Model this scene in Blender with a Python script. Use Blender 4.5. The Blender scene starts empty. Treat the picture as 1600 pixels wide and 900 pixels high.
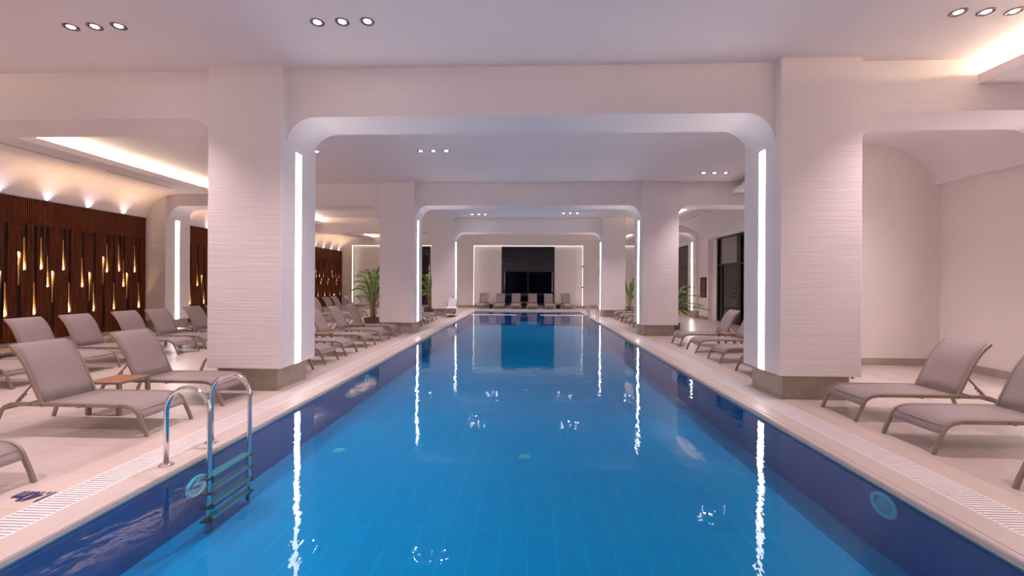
import bpy, math, random
from mathutils import Vector, Matrix
random.seed(7)
sc = bpy.context.scene
col = sc.collection
PI = math.pi

# ------------------------------------------------------------------ camera, light, exposure
CAM_H = 1.7
cd = bpy.data.cameras.new('camera'); cam = bpy.data.objects.new('camera', cd); col.objects.link(cam)
cd.sensor_width = 36.0; cd.lens = 663.5 / 1600 * 36.0
cd.shift_y = -7.97 / 1600; cd.clip_end = 200; cd.clip_start = 0.05
cam.location = (0, 0, CAM_H)
cam.rotation_euler = (Matrix.Rotation(0.0397, 3, 'Z') @ Matrix.Rotation(PI/2, 3, 'X') @ Matrix.Rotation(0.0058, 3, 'Z')).to_euler()
sc.camera = cam
w = bpy.data.worlds.new('night'); sc.world = w; w.use_nodes = True
w.node_tree.nodes['Background'].inputs[0].default_value = (0.02, 0.025, 0.05, 1)
w.node_tree.nodes['Background'].inputs[1].default_value = 0.25
sc.view_settings.view_transform = 'Standard'; sc.view_settings.look = 'None'
sc.view_settings.gamma = 1.0; sc.view_settings.use_curve_mapping = False
sc.view_settings.exposure = 0.20
sc.cycles.max_bounces = 10; sc.cycles.diffuse_bounces = 6; sc.cycles.glossy_bounces = 4
sc.cycles.transparent_max_bounces = 12; sc.cycles.sample_clamp_indirect = 6.0
DOWN_W = 430.0            # watts of each ceiling downlight
STRIP_E = 17.0            # column light strips
COVE_E = 88.0             # cove led strips
REVEAL_E = 2.6
SLOT_W = 4.2

# ------------------------------------------------------------------ materials
def newmat(name):
    m = bpy.data.materials.new(name); m.use_nodes = True
    nt = m.node_tree; b = nt.nodes['Principled BSDF']
    return m, nt, b
def setp(b, colr=None, rough=None, metal=None, spec=None):
    if colr: b.inputs['Base Color'].default_value = (*colr, 1)
    if rough is not None: b.inputs['Roughness'].default_value = rough
    if metal is not None: b.inputs['Metallic'].default_value = metal
    if spec is not None: b.inputs['Specular IOR Level'].default_value = spec
def N(nt, t, **kw):
    n = nt.nodes.new(t)
    for k, v in kw.items(): setattr(n, k, v)
    return n
def objco(nt, scale=(1, 1, 1)):
    tc = N(nt, 'ShaderNodeTexCoord'); mp = N(nt, 'ShaderNodeMapping')
    mp.inputs['Scale'].default_value = scale
    nt.links.new(tc.outputs['Object'], mp.inputs['Vector'])
    return mp.outputs['Vector']
def noise(nt, vec, scale, detail=3, rough=.5):
    n = N(nt, 'ShaderNodeTexNoise'); n.inputs['Scale'].default_value = scale
    n.inputs['Detail'].default_value = detail; n.inputs['Roughness'].default_value = rough
    nt.links.new(vec, n.inputs['Vector']); return n
def ramp(nt, fac, stops):
    r = N(nt, 'ShaderNodeValToRGB'); e = r.color_ramp.elements
    while len(e) < len(stops): e.new(.5)
    for i, (p, c) in enumerate(stops): e[i].position = p; e[i].color = (*c, 1)
    nt.links.new(fac, r.inputs['Fac']); return r.outputs['Color']
def bump(nt, b, h, strength, dist):
    bp = N(nt, 'ShaderNodeBump'); bp.inputs['Strength'].default_value = strength
    bp.inputs['Distance'].default_value = dist
    nt.links.new(h, bp.inputs['Height']); nt.links.new(bp.outputs['Normal'], b.inputs['Normal'])
def simple(name, c, rough=.5, metal=0, spec=None, nscale=0, namp=.15, bstr=0):
    m, nt, b = newmat(name); setp(b, c, rough, metal, spec)
    if nscale:
        n = noise(nt, objco(nt), nscale, 4)
        lo = tuple(max(0, x*(1-namp)) for x in c); hi = tuple(min(1, x*(1+namp)) for x in c)
        nt.links.new(ramp(nt, n.outputs['Fac'], [(.3, lo), (.7, hi)]), b.inputs['Base Color'])
        if bstr: bump(nt, b, n.outputs['Fac'], bstr, .01)
    return m
def emis(name, c, s):
    m = bpy.data.materials.new(name); m.use_nodes = True; nt = m.node_tree
    nt.nodes.clear(); e = N(nt, 'ShaderNodeEmission'); o = N(nt, 'ShaderNodeOutputMaterial')
    e.inputs[0].default_value = (*c, 1); e.inputs[1].default_value = s
    nt.links.new(e.outputs[0], o.inputs[0]); return m

WALLC = (.80, .735, .70)
M = {}
M['ceiling'] = simple('ceiling_paint', (.80, .745, .74), .7, nscale=.6, namp=.015)
M['wall'] = simple('wall_paint', WALLC, .65, nscale=2.0, namp=.02, bstr=.05)
# combed plaster with fine horizontal lines
m, nt, b = newmat('combed_plaster'); setp(b, (.83, .765, .75), .55)
v = objco(nt, (1.1, 1.1, 42)); n1 = noise(nt, v, 1.0, 5, .6)
v2 = objco(nt, (.5, .5, 9)); n2 = noise(nt, v2, 1.0, 2, .5)
mx = N(nt, 'ShaderNodeMath', operation='MULTIPLY'); nt.links.new(n1.outputs['Fac'], mx.inputs[0]); nt.links.new(n2.outputs['Fac'], mx.inputs[1])
bump(nt, b, mx.outputs[0], .55, .02); M['plaster'] = m
# plinth: honed grey beige stone
m, nt, b = newmat('plinth_stone'); setp(b, (.4, .35, .29), .38)
n1 = noise(nt, objco(nt, (1, 1, 1.5)), 2.2, 6, .65)
nt.links.new(ramp(nt, n1.outputs['Fac'], [(.3, (.30, .25, .20)), (.7, (.43, .375, .31))]), b.inputs['Base Color'])
M['plinth'] = m
def tile_mat(name, c1, c2, grout, tw, th, rough, gsize=.004, vein=.0, offset=0.0, coord_rot=None, bstr=.3):
    m, nt, b = newmat(name); setp(b, c1, rough)
    tc = N(nt, 'ShaderNodeTexCoord'); mp = N(nt, 'ShaderNodeMapping')
    if coord_rot: mp.inputs['Rotation'].default_value = coord_rot
    nt.links.new(tc.outputs['Object'], mp.inputs['Vector'])
    br = N(nt, 'ShaderNodeTexBrick'); br.offset = offset; br.squash = 1.0
    br.inputs['Scale'].default_value = 1; br.inputs['Mortar Size'].default_value = gsize
    br.inputs['Mortar Smooth'].default_value = .2; br.inputs['Bias'].default_value = 0
    br.inputs['Brick Width'].default_value = tw; br.inputs['Row Height'].default_value = th
    br.inputs['Color1'].default_value = (*c1, 1); br.inputs['Color2'].default_value = (*c2, 1)
    br.inputs['Mortar'].default_value = (*grout, 1)
    nt.links.new(mp.outputs['Vector'], br.inputs['Vector'])
    out = br.outputs['Color']
    if vein:
        ds = N(nt, 'ShaderNodeMapping'); ds.inputs['Scale'].default_value = (.35, 1.6, 1); nt.links.new(mp.outputs['Vector'], ds.inputs['Vector'])
        n = noise(nt, ds.outputs['Vector'], 2.3, 7, .62)
        mix = N(nt, 'ShaderNodeMix', data_type='RGBA', blend_type='MULTIPLY'); mix.inputs['Factor'].default_value = vein
        rr = ramp(nt, n.outputs['Fac'], [(.25, (.74, .69, .66)), (.5, (.93, .91, .90)), (.75, (1, 1, 1))])
        nt.links.new(out, mix.inputs['A']); nt.links.new(rr, mix.inputs['B']); out = mix.outputs['Result']
        rn = ramp(nt, n.outputs['Fac'], [(.3, (rough*1.08,)*3), (.7, (rough*.94,)*3)])
        nt.links.new(rn, b.inputs['Roughness'])
    nt.links.new(out, b.inputs['Base Color'])
    inv = N(nt, 'ShaderNodeMath', operation='SUBTRACT'); inv.inputs[0].default_value = 1; nt.links.new(br.outputs['Fac'], inv.inputs[1])
    bump(nt, b, inv.outputs[0], bstr, .003)
    return m
M['deck'] = tile_mat('deck_porcelain', (.565, .49, .46), (.53, .46, .43), (.40, .34, .315), 1.2, .6, .33, .006, vein=.75, offset=.5, coord_rot=(0, 0, PI/2), bstr=.04)
M['edge_tile'] = tile_mat('edge_tile', (.62, .525, .46), (.59, .50, .44), (.52, .43, .37), .6, .6, .35, .004, vein=.15)
M['coping'] = tile_mat('coping_tile', (.60, .515, .47), (.58, .50, .455), (.6, .53, .47), 3.0, .6, .35, .003, vein=.12)
M['grate'] = simple('grate_plastic', (.80, .75, .75), .4)
M['gutter'] = simple('gutter_dark', (.17, .135, .12), .7)
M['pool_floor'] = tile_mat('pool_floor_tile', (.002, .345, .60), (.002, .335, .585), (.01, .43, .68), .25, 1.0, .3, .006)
M['pool_wall'] = tile_mat('pool_wall_tile_shaded', (.0, .15, .36), (.0, .145, .35), (.006, .20, .41), .5, .25, .25, .004, coord_rot=(PI/2, 0, PI/2))  # darker than the floor: weaker light on side walls put into the colour
M['pool_end'] = tile_mat('pool_end_tile_shaded', (.0, .15, .36), (.0, .145, .35), (.006, .20, .41), .5, .25, .25, .004, coord_rot=(PI/2, 0, 0))  # same darker blue, the shade on upright faces put into the colour
M['white_tile'] = simple('white_tile', (.8, .8, .78), .3)
M['strip'] = emis('light_strip_cool_white', (1, .89, .90), STRIP_E)
M['cove'] = emis('cove_led_warm', (1, .77, .54), COVE_E)
M['reveal'] = emis('reveal_led', (1, .93, .82), REVEAL_E)
M['lens'] = emis('downlight_lens', (1, .93, .97), 60)
M['chrome'] = simple('polished_steel', (.72, .70, .69), .12, 1)
M['brushed'] = simple('brushed_steel', (.50, .47, .46), .5, .6)
M['trim_metal'] = simple('downlight_trim', (.16, .12, .12), .35, .9)
M['white_trim'] = simple('white_trim', (.8, .76, .76), .4)
M['black'] = simple('black_metal', (.012, .011, .014), .4, .2)
M['dark'] = simple('dark_cavity', (.01, .009, .009), .8)
M['frame'] = simple('taupe_frame', (.29, .228, .178), .42, .25, nscale=6, namp=.06)
# sling mesh fabric
m, nt, b = newmat('sling_fabric'); setp(b, (.40, .315, .305), .62)
wv = N(nt, 'ShaderNodeTexChecker'); wv.inputs['Scale'].default_value = 260
nt.links.new(objco(nt), wv.inputs['Vector'])
wv.inputs['Color1'].default_value = (.365, .295, .292, 1); wv.inputs['Color2'].default_value = (.30, .238, .238, 1)
nt.links.new(wv.outputs['Color'], b.inputs['Base Color'])
b.inputs['Sheen Weight'].default_value = .15
trs = N(nt, 'ShaderNodeBsdfTransparent'); ms = N(nt, 'ShaderNodeMixShader'); ms.inputs[0].default_value = .78
nt.links.new(trs.outputs[0], ms.inputs[1]); nt.links.new(b.outputs[0], ms.inputs[2])
nt.links.new(ms.outputs[0], nt.nodes['Material Output'].inputs['Surface'])
M['sling'] = m
M['sling_edge'] = simple('sling_edge_fabric', (.35, .27, .25), .6)
m, nt, b = newmat('teak_top'); setp(b, (.42, .17, .08), .35)
n1 = noise(nt, objco(nt, (3, 40, 3)), 2, 4); nt.links.new(ramp(nt, n1.outputs['Fac'], [(.3, (.30, .10, .045)), (.7, (.50, .21, .10))]), b.inputs['Base Color'])
M['teak'] = m
m, nt, b = newmat('walnut_slats'); setp(b, (.14, .04, .015), .55, spec=.25)
n1 = noise(nt, objco(nt, (1, 22, .8)), 2.0, 5, .6)
nt.links.new(ramp(nt, n1.outputs['Fac'], [(.28, (.048, .009, .003)), (.5, (.125, .027, .008)), (.75, (.23, .062, .018))]), b.inputs['Base Color'])
bump(nt, b, n1.outputs['Fac'], .2, .005)
M['walnut'] = m
M['walnut_dark'] = simple('walnut_backing', (.022, .007, .004), .6)
M['slot_wood'] = simple('slot_lining', (.55, .32, .14), .5)
M['soil'] = simple('soil', (.05, .035, .02), .9, nscale=20, namp=.4, bstr=.5)
M['planter'] = simple('planter_dark', (.13, .10, .075), .55, nscale=8, namp=.15)
M['stem'] = simple('palm_stem', (.33, .27, .10), .6, nscale=9, namp=.3)
m, nt, b = newmat('palm_leaf'); setp(b, (.10, .22, .03), .42)
n1 = noise(nt, objco(nt), 5.0, 2)
nt.links.new(ramp(nt, n1.outputs['Fac'], [(.3, (.09, .20, .035)), (.55, (.22, .42, .06)), (.75, (.42, .55, .09))]), b.inputs['Base Color'])
M['leaf'] = m
M['red'] = simple('red_enamel', (.45, .02, .02), .35)
M['white_plastic'] = simple('white_plastic', (.86, .86, .88), .3)
M['navy'] = simple('navy_paint', (.015, .01, .09), .5)
M['blind'] = simple('roller_blind', (.30, .27, .26), .8, nscale=30, namp=.05)
M['poster'] = simple('poster_print', (.10, .035, .02), .5, nscale=4, namp=.8)
M['inlet'] = simple('pool_inlet', (.40, .52, .62), .4)
M['ring'] = simple('pool_light_ring', (.80, .82, .82), .3)
M['ring_glass'] = simple('pool_light_lens', (.45, .58, .66), .3)

def pane_mat(name, tint, base_r, bumpy=None, ior=1.20):
    """clear sheet: what lies beyond seen through it, reflections by fresnel"""
    m = bpy.data.materials.new(name); m.use_nodes = True; nt = m.node_tree; nt.nodes.clear()
    tr = N(nt, 'ShaderNodeBsdfTransparent'); tr.inputs[0].default_value = (*tint, 1)
    gl = N(nt, 'ShaderNodeBsdfGlossy'); gl.inputs['Roughness'].default_value = base_r
    gl.inputs[0].default_value = (1, 1, 1, 1)
    fr = N(nt, 'ShaderNodeFresnel'); fr.inputs['IOR'].default_value = ior
    mx = N(nt, 'ShaderNodeMixShader'); o = N(nt, 'ShaderNodeOutputMaterial')
    nt.links.new(fr.outputs[0], mx.inputs[0]); nt.links.new(tr.outputs[0], mx.inputs[1]); nt.links.new(gl.outputs[0], mx.inputs[2])
    nt.links.new(mx.outputs[0], o.inputs[0])
    if bumpy:
        v = objco(nt, (1.0, .6, 1)); a = noise(nt, v, 2.6, 2, .5)
        v2 = objco(nt, (1.0, .7, 1)); c = noise(nt, v2, 13.0, 2, .5)
        ad = N(nt, 'ShaderNodeMath', operation='MULTIPLY_ADD'); ad.inputs[1].default_value = .3
        nt.links.new(c.outputs['Fac'], ad.inputs[0]); nt.links.new(a.outputs['Fac'], ad.inputs[2])
        bp = N(nt, 'ShaderNodeBump'); bp.inputs['Strength'].default_value = 1; bp.inputs['Distance'].default_value = bumpy
        nt.links.new(ad.outputs[0], bp.inputs['Height'])
        nt.links.new(bp.outputs['Normal'], gl.inputs['Normal']); nt.links.new(bp.outputs['Normal'], fr.inputs['Normal'])
    return m
M['water'] = pane_mat('pool_water', (.28, .86, .97), .0, bumpy=.0036)
M['glass'] = pane_mat('window_glass', (.3, .28, .38), .01, ior=1.6)

# ------------------------------------------------------------------ geometry helpers
class MB:
    def __init__(s): s.v = []; s.f = []; s.mi = []; s.sm = []
    def add(s, vs, fs, mi=0, smooth=False):
        o = len(s.v); s.v += [tuple(p) for p in vs]
        for f in fs: s.f.append(tuple(i+o for i in f)); s.mi.append(mi); s.sm.append(smooth)
        return s
    def box(s, x0, x1, y0, y1, z0, z1, mi=0):
        vs = [(x0,y0,z0),(x1,y0,z0),(x1,y1,z0),(x0,y1,z0),(x0,y0,z1),(x1,y0,z1),(x1,y1,z1),(x0,y1,z1)]
        return s.add(vs, [(0,3,2,1),(4,5,6,7),(0,1,5,4),(1,2,6,5),(2,3,7,6),(3,0,4,7)], mi)
    def rbox(s, x0, x1, y0, y1, z0, z1, r=.01, mi=0, seg=3):
        """box with rounded vertical and top edges"""
        r = min(r, (x1-x0)/2.01, (y1-y0)/2.01, (z1-z0)/1.01)
        def ring(ins, z):
            rr = max(r-ins, 1e-4); out = []
            for cx, cy, a0 in ((x1-r,y1-r,0),(x0+r,y1-r,PI/2),(x0+r,y0+r,PI),(x1-r,y0+r,1.5*PI)):
                for k in range(seg+1):
                    a = a0 + PI/2*k/seg; out.append((cx+rr*math.cos(a), cy+rr*math.sin(a), z))
            return out
        rings = [ring(0, z0), ring(0, z1-r)]
        for k in range(1, seg+1):
            a = PI/2*k/seg; rings.append(ring(r*(1-math.cos(a)), z1-r+r*math.sin(a)))
        return s.loft(rings, True, True, mi)
    def loft(s, rings, cap0=True, cap1=True, mi=0, smooth=False, closed=True):
        n = len(rings[0]); vs = [p for r in rings for p in r]; fs = []
        for i in range(len(rings)-1):
            for j in range(n if closed else n-1):
                k = (j+1) % n
                fs.append((i*n+j, i*n+k, (i+1)*n+k, (i+1)*n+j))
        o = len(s.v); s.add(vs, fs, mi, smooth)
        if cap0: s.f.append(tuple(o+j for j in reversed(range(n)))); s.mi.append(mi); s.sm.append(False)
        if cap1: s.f.append(tuple(o+(len(rings)-1)*n+j for j in range(n))); s.mi.append(mi); s.sm.append(False)
        return s
    def tube(s, path, r, seg=10, mi=0, cap=True, sy=None, smooth=True, closed=False):
        P = [Vector(p) for p in path]; n = len(P); rings = []
        t0 = (P[1]-P[0]).normalized(); up = Vector((0,0,1)) if abs(t0.z) < .9 else Vector((0,1,0))
        nrm = t0.cross(up).normalized()
        for i in range(n):
            if i == 0: t = P[1]-P[0]
            elif i == n-1: t = P[-1]-P[-2]
            else: t = (P[i+1]-P[i]).normalized() + (P[i]-P[i-1]).normalized()
            t.normalize(); nrm = (nrm - t*nrm.dot(t)).normalized(); bn = t.cross(nrm)
            rr = r[i] if isinstance(r, (list, tuple)) else r
            rings.append([tuple(P[i] + nrm*math.cos(2*PI*k/seg)*rr + bn*math.sin(2*PI*k/seg)*rr) for k in range(seg)])
        if closed: rings.append(rings[0]); cap = False
        return s.loft(rings, cap, cap, mi, smooth)
    def bar(s, path, hw, hh, mi=0):
        """rectangular tube along a path lying in an XZ plane: hw half-width in y, hh half-height"""
        P = [Vector(p) for p in path]; n = len(P); rings = []
        for i in range(n):
            if i == 0: t = P[1]-P[0]
            elif i == n-1: t = P[-1]-P[-2]
            else: t = (P[i+1]-P[i]).normalized() + (P[i]-P[i-1]).normalized()
            t.normalize(); nn = Vector((-t.z, 0, t.x)) if abs(t.y) < .7 else Vector((0,0,1))
            y = Vector((0,1,0)) if abs(t.y) < .7 else Vector((1,0,0))
            rings.append([tuple(P[i]+nn*hh*a+y*hw*b_) for a, b_ in ((1,-.7),(1,.7),(.7,1),(-.7,1),(-1,.7),(-1,-.7),(-.7,-1),(.7,-1))])
        return s.loft(rings, True, True, mi)
    def lathe(s, prof, c=(0,0,0), seg=24, mi=0, smooth=True, cap=True):
        rings = [[(c[0]+r*math.cos(2*PI*k/seg), c[1]+r*math.sin(2*PI*k/seg), c[2]+z) for k in range(seg)] for r, z in prof]
        return s.loft(rings, cap, cap, mi, smooth)
    def prism(s, poly, y0, y1, mi=0):
        """XZ polygon extruded along y"""
        n = len(poly); vs = [(x, y0, z) for x, z in poly] + [(x, y1, z) for x, z in poly]
        fs = [tuple(range(n)), tuple(reversed(range(n, 2*n)))]
        for i in range(n): j = (i+1) % n; fs.append((j, i, i+n, j+n))
        return s.add(vs, fs, mi)
    def sheet(s, prof, y0, y1, th, mi=0, sag=0, ny=6):
        """profile (x,z) swept over y with thickness; sag dips the middle"""
        rings = []
        n = len(prof)
        for side in (0, 1):
            pass
        top = []; bot = []
        for i, (x, z) in enumerate(prof):
            a = prof[max(i-1, 0)]; c = prof[min(i+1, n-1)]
            tx, tz = c[0]-a[0], c[1]-a[1]; L = math.hypot(tx, tz); nx, nz = -tz/L, tx/L
            rt = []; rb = []
            for k in range(ny+1):
                u = k/ny; y = y0+(y1-y0)*u; d = -sag*math.sin(PI*u)*math.sin(PI*min(1, max(0, (i+.5)/n)))
                rt.append((x+nx*(th/2+d), y, z+nz*(th/2+d))); rb.append((x+nx*(-th/2+d), y, z+nz*(-th/2+d)))
            rings.append(rt+rb[::-1])
        return s.loft(rings, True, True, mi, True)
    def build(s, name, mats, parent=None, auto=True):
        me = bpy.data.meshes.new(name); me.from_pydata(s.v, [], s.f)
        for mm in (mats if isinstance(mats, (list, tuple)) else [mats]): me.materials.append(mm)
        me.polygons.foreach_set('material_index', s.mi); me.polygons.foreach_set('use_smooth', s.sm)
        me.update()
        import bmesh
        bm = bmesh.new(); bm.from_mesh(me); bmesh.ops.recalc_face_normals(bm, faces=bm.faces); bm.to_mesh(me); bm.free()
        o = bpy.data.objects.new(name, me); col.objects.link(o)
        if parent: o.parent = parent
        return o
def tag(o, label=None, cat=None, group=None, kind=None):
    if label: o['label'] = label
    if cat: o['category'] = cat
    if group: o['group'] = group
    if kind: o['kind'] = kind
    return o
def struct(o, label=None, cat=None): return tag(o, label, cat, kind='structure')
def empty(name, loc=(0,0,0), rz=0):
    o = bpy.data.objects.new(name, None); col.objects.link(o); o.location = loc; o.rotation_euler = (0,0,rz)
    o.empty_display_size = .1; return o
def dup(root, loc, rz=0, label=None, group=None):
    r = root.copy(); col.objects.link(r); r.location = loc; r.rotation_euler = (0,0,rz)
    if label: r['label'] = label
    if group: r['group'] = group
    for ch in root.children:
        c = ch.copy(); col.objects.link(c); c.parent = r
        for g in ch.children:
            d = g.copy(); col.objects.link(d); d.parent = c
    return r
def arc(cx, cz, r, a0, a1, n=10, rz=None):
    rz = rz or r
    return [(cx+r*math.cos(a0+(a1-a0)*k/n), cz+rz*math.sin(a0+(a1-a0)*k/n)) for k in range(n+1)]

# ------------------------------------------------------------------ the hall: dimensions
ROWS = [-8.78, -1.21, 6.36, 13.92, 21.49]; DEP = 1.05; YE = 29.06
XL, XR = -13.05, 8.66; CEIL = 5.02; BEAM = 4.27; SOF = 4.66; SOFT = 4.80
CLx = (-4.96, -3.80); CRx = (3.67, 4.83)
PLx = (XL, -12.32); PRx = (8.30, XR)
PX0, PX1 = -3.20, 3.06; PY0, PY1 = .7, 25.7; WZ = -.055; FZ = -.62
YB = -12.0

# floor slab around pool
f = MB(); GX0, GX1 = -4.04, 3.97
f.box(XL-.2, GX0, YB, YE+.9, -.12, 0); f.box(GX1, XR+.4, YB, YE+.9, -.12, 0)
f.box(GX0, GX1, YB, PY0-.85, -.12, 0); f.box(GX0, GX1, PY1+.85, YE+.9, -.12, 0)
struct(f.build('floor', M['deck']), 'large pale marbled floor tiles of the pool deck', 'floor')
# cream row, grating, coping (a ring round the pool)
def ring(mb, a, b_, z0, z1):
    """flat ring: offset a..b outward of pool edge"""
    x0, x1, y0, y1 = PX0, PX1, PY0, PY1
    mb.box(x0-b_, x0-a, y0-b_, y1+b_, z0, z1); mb.box(x1+a, x1+b_, y0-b_, y1+b_, z0, z1)
    mb.box(x0-a, x1+a, y0-b_, y0-a, z0, z1); mb.box(x0-a, x1+a, y1+a, y1+b_, z0, z1)
e = MB()
e.box(GX0, PX0-.55, PY0-.85, PY1+.85, -.12, 0); e.box(PX1+.63, GX1, PY0-.85, PY1+.85, -.12, 0)
e.box(PX0-.55, PX1+.63, PY0-.85, PY0-.55, -.12, 0); e.box(PX0-.55, PX1+.63, PY1+.55, PY1+.85, -.12, 0)
struct(e.build('trim_1', M['edge_tile']), 'row of cream tiles bordering the pool grating', 'tile border')
c = MB()
def cop_profile(sgn, xe, w):   # nose with a shallow groove
    pts = [(0, -.075), (0, -.022), (.006, -.008), (.02, -.001), (.045, 0), (.052, -.006), (.062, -.006), (.069, 0), (w, 0), (w, -.075)]
    return [(xe - sgn*p[0], p[1]) for p in pts]
c.prism(cop_profile(1, PX0, .25), PY0-.25, PY1+.25); c.prism(cop_profile(-1, PX1, .30), PY0-.25, PY1+.25)
c.box(PX0, PX1, PY0-.25, PY0, -.075, 0); c.box(PX0, PX1, PY1, PY1+.25, -.075, 0)
struct(c.build('trim_2', M['coping']), 'smooth cream coping along the pool edge', 'coping')
g = MB(); gl_ = MB()
for (x0, x1) in ((PX0-.55, PX0-.25), (PX1+.30, PX1+.63)):
    gl_.box(x0, x1, PY0-.25, PY1+.25, -.12, -.05)
    g.box(x0, x0+.018, PY0-.25, PY1+.25, -.05, 0); g.box(x1-.018, x1, PY0-.25, PY1+.25, -.05, 0)
    y = PY0-.25
    while y < PY1+.25:
        g.box(x0+.018, x1-.018, y, y+.021, -.03, -.001); y += .034
for (y0, y1) in ((PY0-.55, PY0-.25), (PY1+.25, PY1+.55)):
    gl_.box(PX0-.55, PX1+.63, y0, y1, -.12, -.05)
    x = PX0-.55
    while x < PX1+.6:
        g.box(x, x+.021, y0, y1, -.03, -.001); x += .034
gr = g.build('overflow_grating', M['grate']); gl2 = gl_.build('gutter_channel', M['gutter'], gr)
struct(gr, 'white ribbed overflow grating running round the pool', 'grating')
# pool basin
p = MB()
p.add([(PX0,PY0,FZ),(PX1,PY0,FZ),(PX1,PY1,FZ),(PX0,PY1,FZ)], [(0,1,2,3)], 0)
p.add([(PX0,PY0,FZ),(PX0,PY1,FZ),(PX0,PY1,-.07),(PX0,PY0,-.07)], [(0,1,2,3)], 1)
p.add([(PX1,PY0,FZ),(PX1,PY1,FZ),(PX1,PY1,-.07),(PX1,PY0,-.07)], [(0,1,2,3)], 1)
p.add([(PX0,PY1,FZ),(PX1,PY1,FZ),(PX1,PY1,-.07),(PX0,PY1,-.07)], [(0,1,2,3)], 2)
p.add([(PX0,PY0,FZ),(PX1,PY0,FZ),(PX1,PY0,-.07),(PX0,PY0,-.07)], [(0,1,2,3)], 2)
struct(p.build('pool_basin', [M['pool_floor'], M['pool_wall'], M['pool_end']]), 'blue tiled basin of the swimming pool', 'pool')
wtr = MB(); wtr.add([(PX0,PY0,WZ),(PX1,PY0,WZ),(PX1,PY1,WZ),(PX0,PY1,WZ)], [(0,1,2,3)])
tag(wtr.build('pool_water', M['water']), 'still blue water filling the long pool', 'water', kind='stuff')
for i, (x0, x1) in enumerate(((PX0, -.68), (.62, PX1))):
    q = MB(); q.rbox(x0, x1, 23.2, 23.42, FZ, WZ+.012, .01)
    o = q.build('trim_%d' % (3+i), M['white_tile'])
    struct(o, 'low white dividing wall at water level, ' + ('lift chair side' if i == 0 else 'far ladder side'), 'dividing wall')
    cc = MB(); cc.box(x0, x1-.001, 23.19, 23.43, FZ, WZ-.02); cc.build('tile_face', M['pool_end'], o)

# ceiling and outer walls
cl = MB(); cl.box(XL-.2, XR+.4, YB, YE+.9, CEIL, CEIL+.15)
struct(cl.build('ceiling', M['ceiling']), 'smooth white ceiling over the pool', 'ceiling')
wl = MB(); wl.box(XL-.2, XL, YB, YE+.9, 0, CEIL)
struct(wl.build('wall_left', M['wall']), 'side wall carrying the slatted wood panels', 'wall')
wr = MB()
W1 = (15.6, 20.0); W2 = (23.3, 27.6); WT = 3.81
wr.box(XR, XR+.25, YB, W1[0], 0, CEIL); wr.box(XR, XR+.25, W1[1], W2[0], 0, CEIL); wr.box(XR, XR+.25, W2[1], YE+.9, 0, CEIL)
for a in (W1, W2): wr.box(XR, XR+.25, a[0], a[1], WT, CEIL)
wr.box(8.45, XR, 20.4, ROWS[4], 0, WT)
struct(wr.build('wall_right', M['wall']), 'plain cream side wall with tall dark windows', 'wall')
wb = MB(); wb.box(XL, XR, YB-.2, YB, 3.6, CEIL); wb.box(XL, -4.5, YB-.2, YB, 0, 3.6); wb.box(4.4, XR, YB-.2, YB, 0, 3.6); struct(wb.build('wall_back', M['wall']), 'wall behind the viewer', 'wall')
pt = MB(); pt.box(5.6, XR, 9.30, 9.50, 0, CEIL); struct(pt.build('wall_partition', M['wall']), 'cream cross wall closing the bay behind the two sun loungers', 'wall')
bs = MB(); bs.box(5.59, XR, 9.282, 9.30, 0, .155); bs.box(XR-.018, XR, ROWS[2]+DEP, 9.28, 0, .155); bs.box(XR-.018, XR, ROWS[1]+DEP, ROWS[2], 0, .155)
bs.box(5.582, 5.60, 9.28, 9.52, 0, .155); bs.box(5.59, XR, 9.50, 9.518, 0, .155); bs.box(XR-.018, XR, 9.52, W1[0], 0, .155)
bs.box(8.432, 8.45, 20.385, ROWS[4], 0, .155); bs.box(XR-.018, XR, ROWS[4]+DEP, W2[0], 0, .155)
struct(bs.build('baseboard_right', M['plinth']), 'grey stone baseboard on the cream wall', 'baseboard')
bl = MB()
for a, b_ in ((YB, ROWS[0]), (ROWS[0]+DEP, ROWS[1]), (ROWS[1]+DEP, ROWS[2]), (ROWS[2]+DEP, ROWS[3]), (ROWS[3]+DEP, ROWS[4]), (ROWS[4]+DEP, YE)):
    bl.box(XL, XL+.05, a, b_, 0, .12)
struct(bl.build('baseboard_left', M['plinth']), 'grey stone baseboard under the wood panels', 'baseboard')

# columns
ROWN = ['last behind the viewer', 'behind the viewer', 'beside the pool ladder row', 'halfway along the pool', 'by the far end of the pool']
def column(x0, x1, y, inner, strips, label, cap_ins=.10):
    c = MB(); c.rbox(x0, x1, y, y+DEP, .362, CEIL+.01, .012)
    o = c.build('column', M['plaster']); struct(o, label, 'column')
    p = MB(); i0 = cap_ins if x0 > XL+.01 else 0; i1 = cap_ins if x1 < XR-.01 else 0
    if i0 == 0 or i1 == 0: i0, i1 = (0, .03) if i0 == 0 else (.03, 0)
    yi = .10 if (i0 and i1) else .03
    p.box(x0+i0, x1-i1, y+yi, y+DEP-yi, 0, .37); p.build('plinth', M['plinth'], o)
    for sx in strips:
        xx = x1 if sx > 0 else x0
        s = MB(); s.box(xx-.004 if sx > 0 else xx-.004, xx+.004, y+.41, y+.575, .366, 3.80)
        s.build('light_strip', M['strip'], o)
    return o
sides = ['slatted wood wall side', 'poolside, wood panel side', 'poolside, window side', 'window wall side']
for i, y in enumerate(ROWS):
    nm = ROWN[i]
    column(PLx[0], PLx[1], y, 1, [1], 'narrow white wall pier, %s, %s' % (sides[0], nm))
    column(CLx[0], CLx[1], y, 1, [1], 'thick white plaster column, %s, %s' % (sides[1], nm))
    column(CRx[0], CRx[1], y, -1, [-1], 'thick white plaster column, %s, %s' % (sides[2], nm))
    column(PRx[0], PRx[1], y, -1, [-1], 'narrow white wall pier, %s, %s' % (sides[3], nm))
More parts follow.
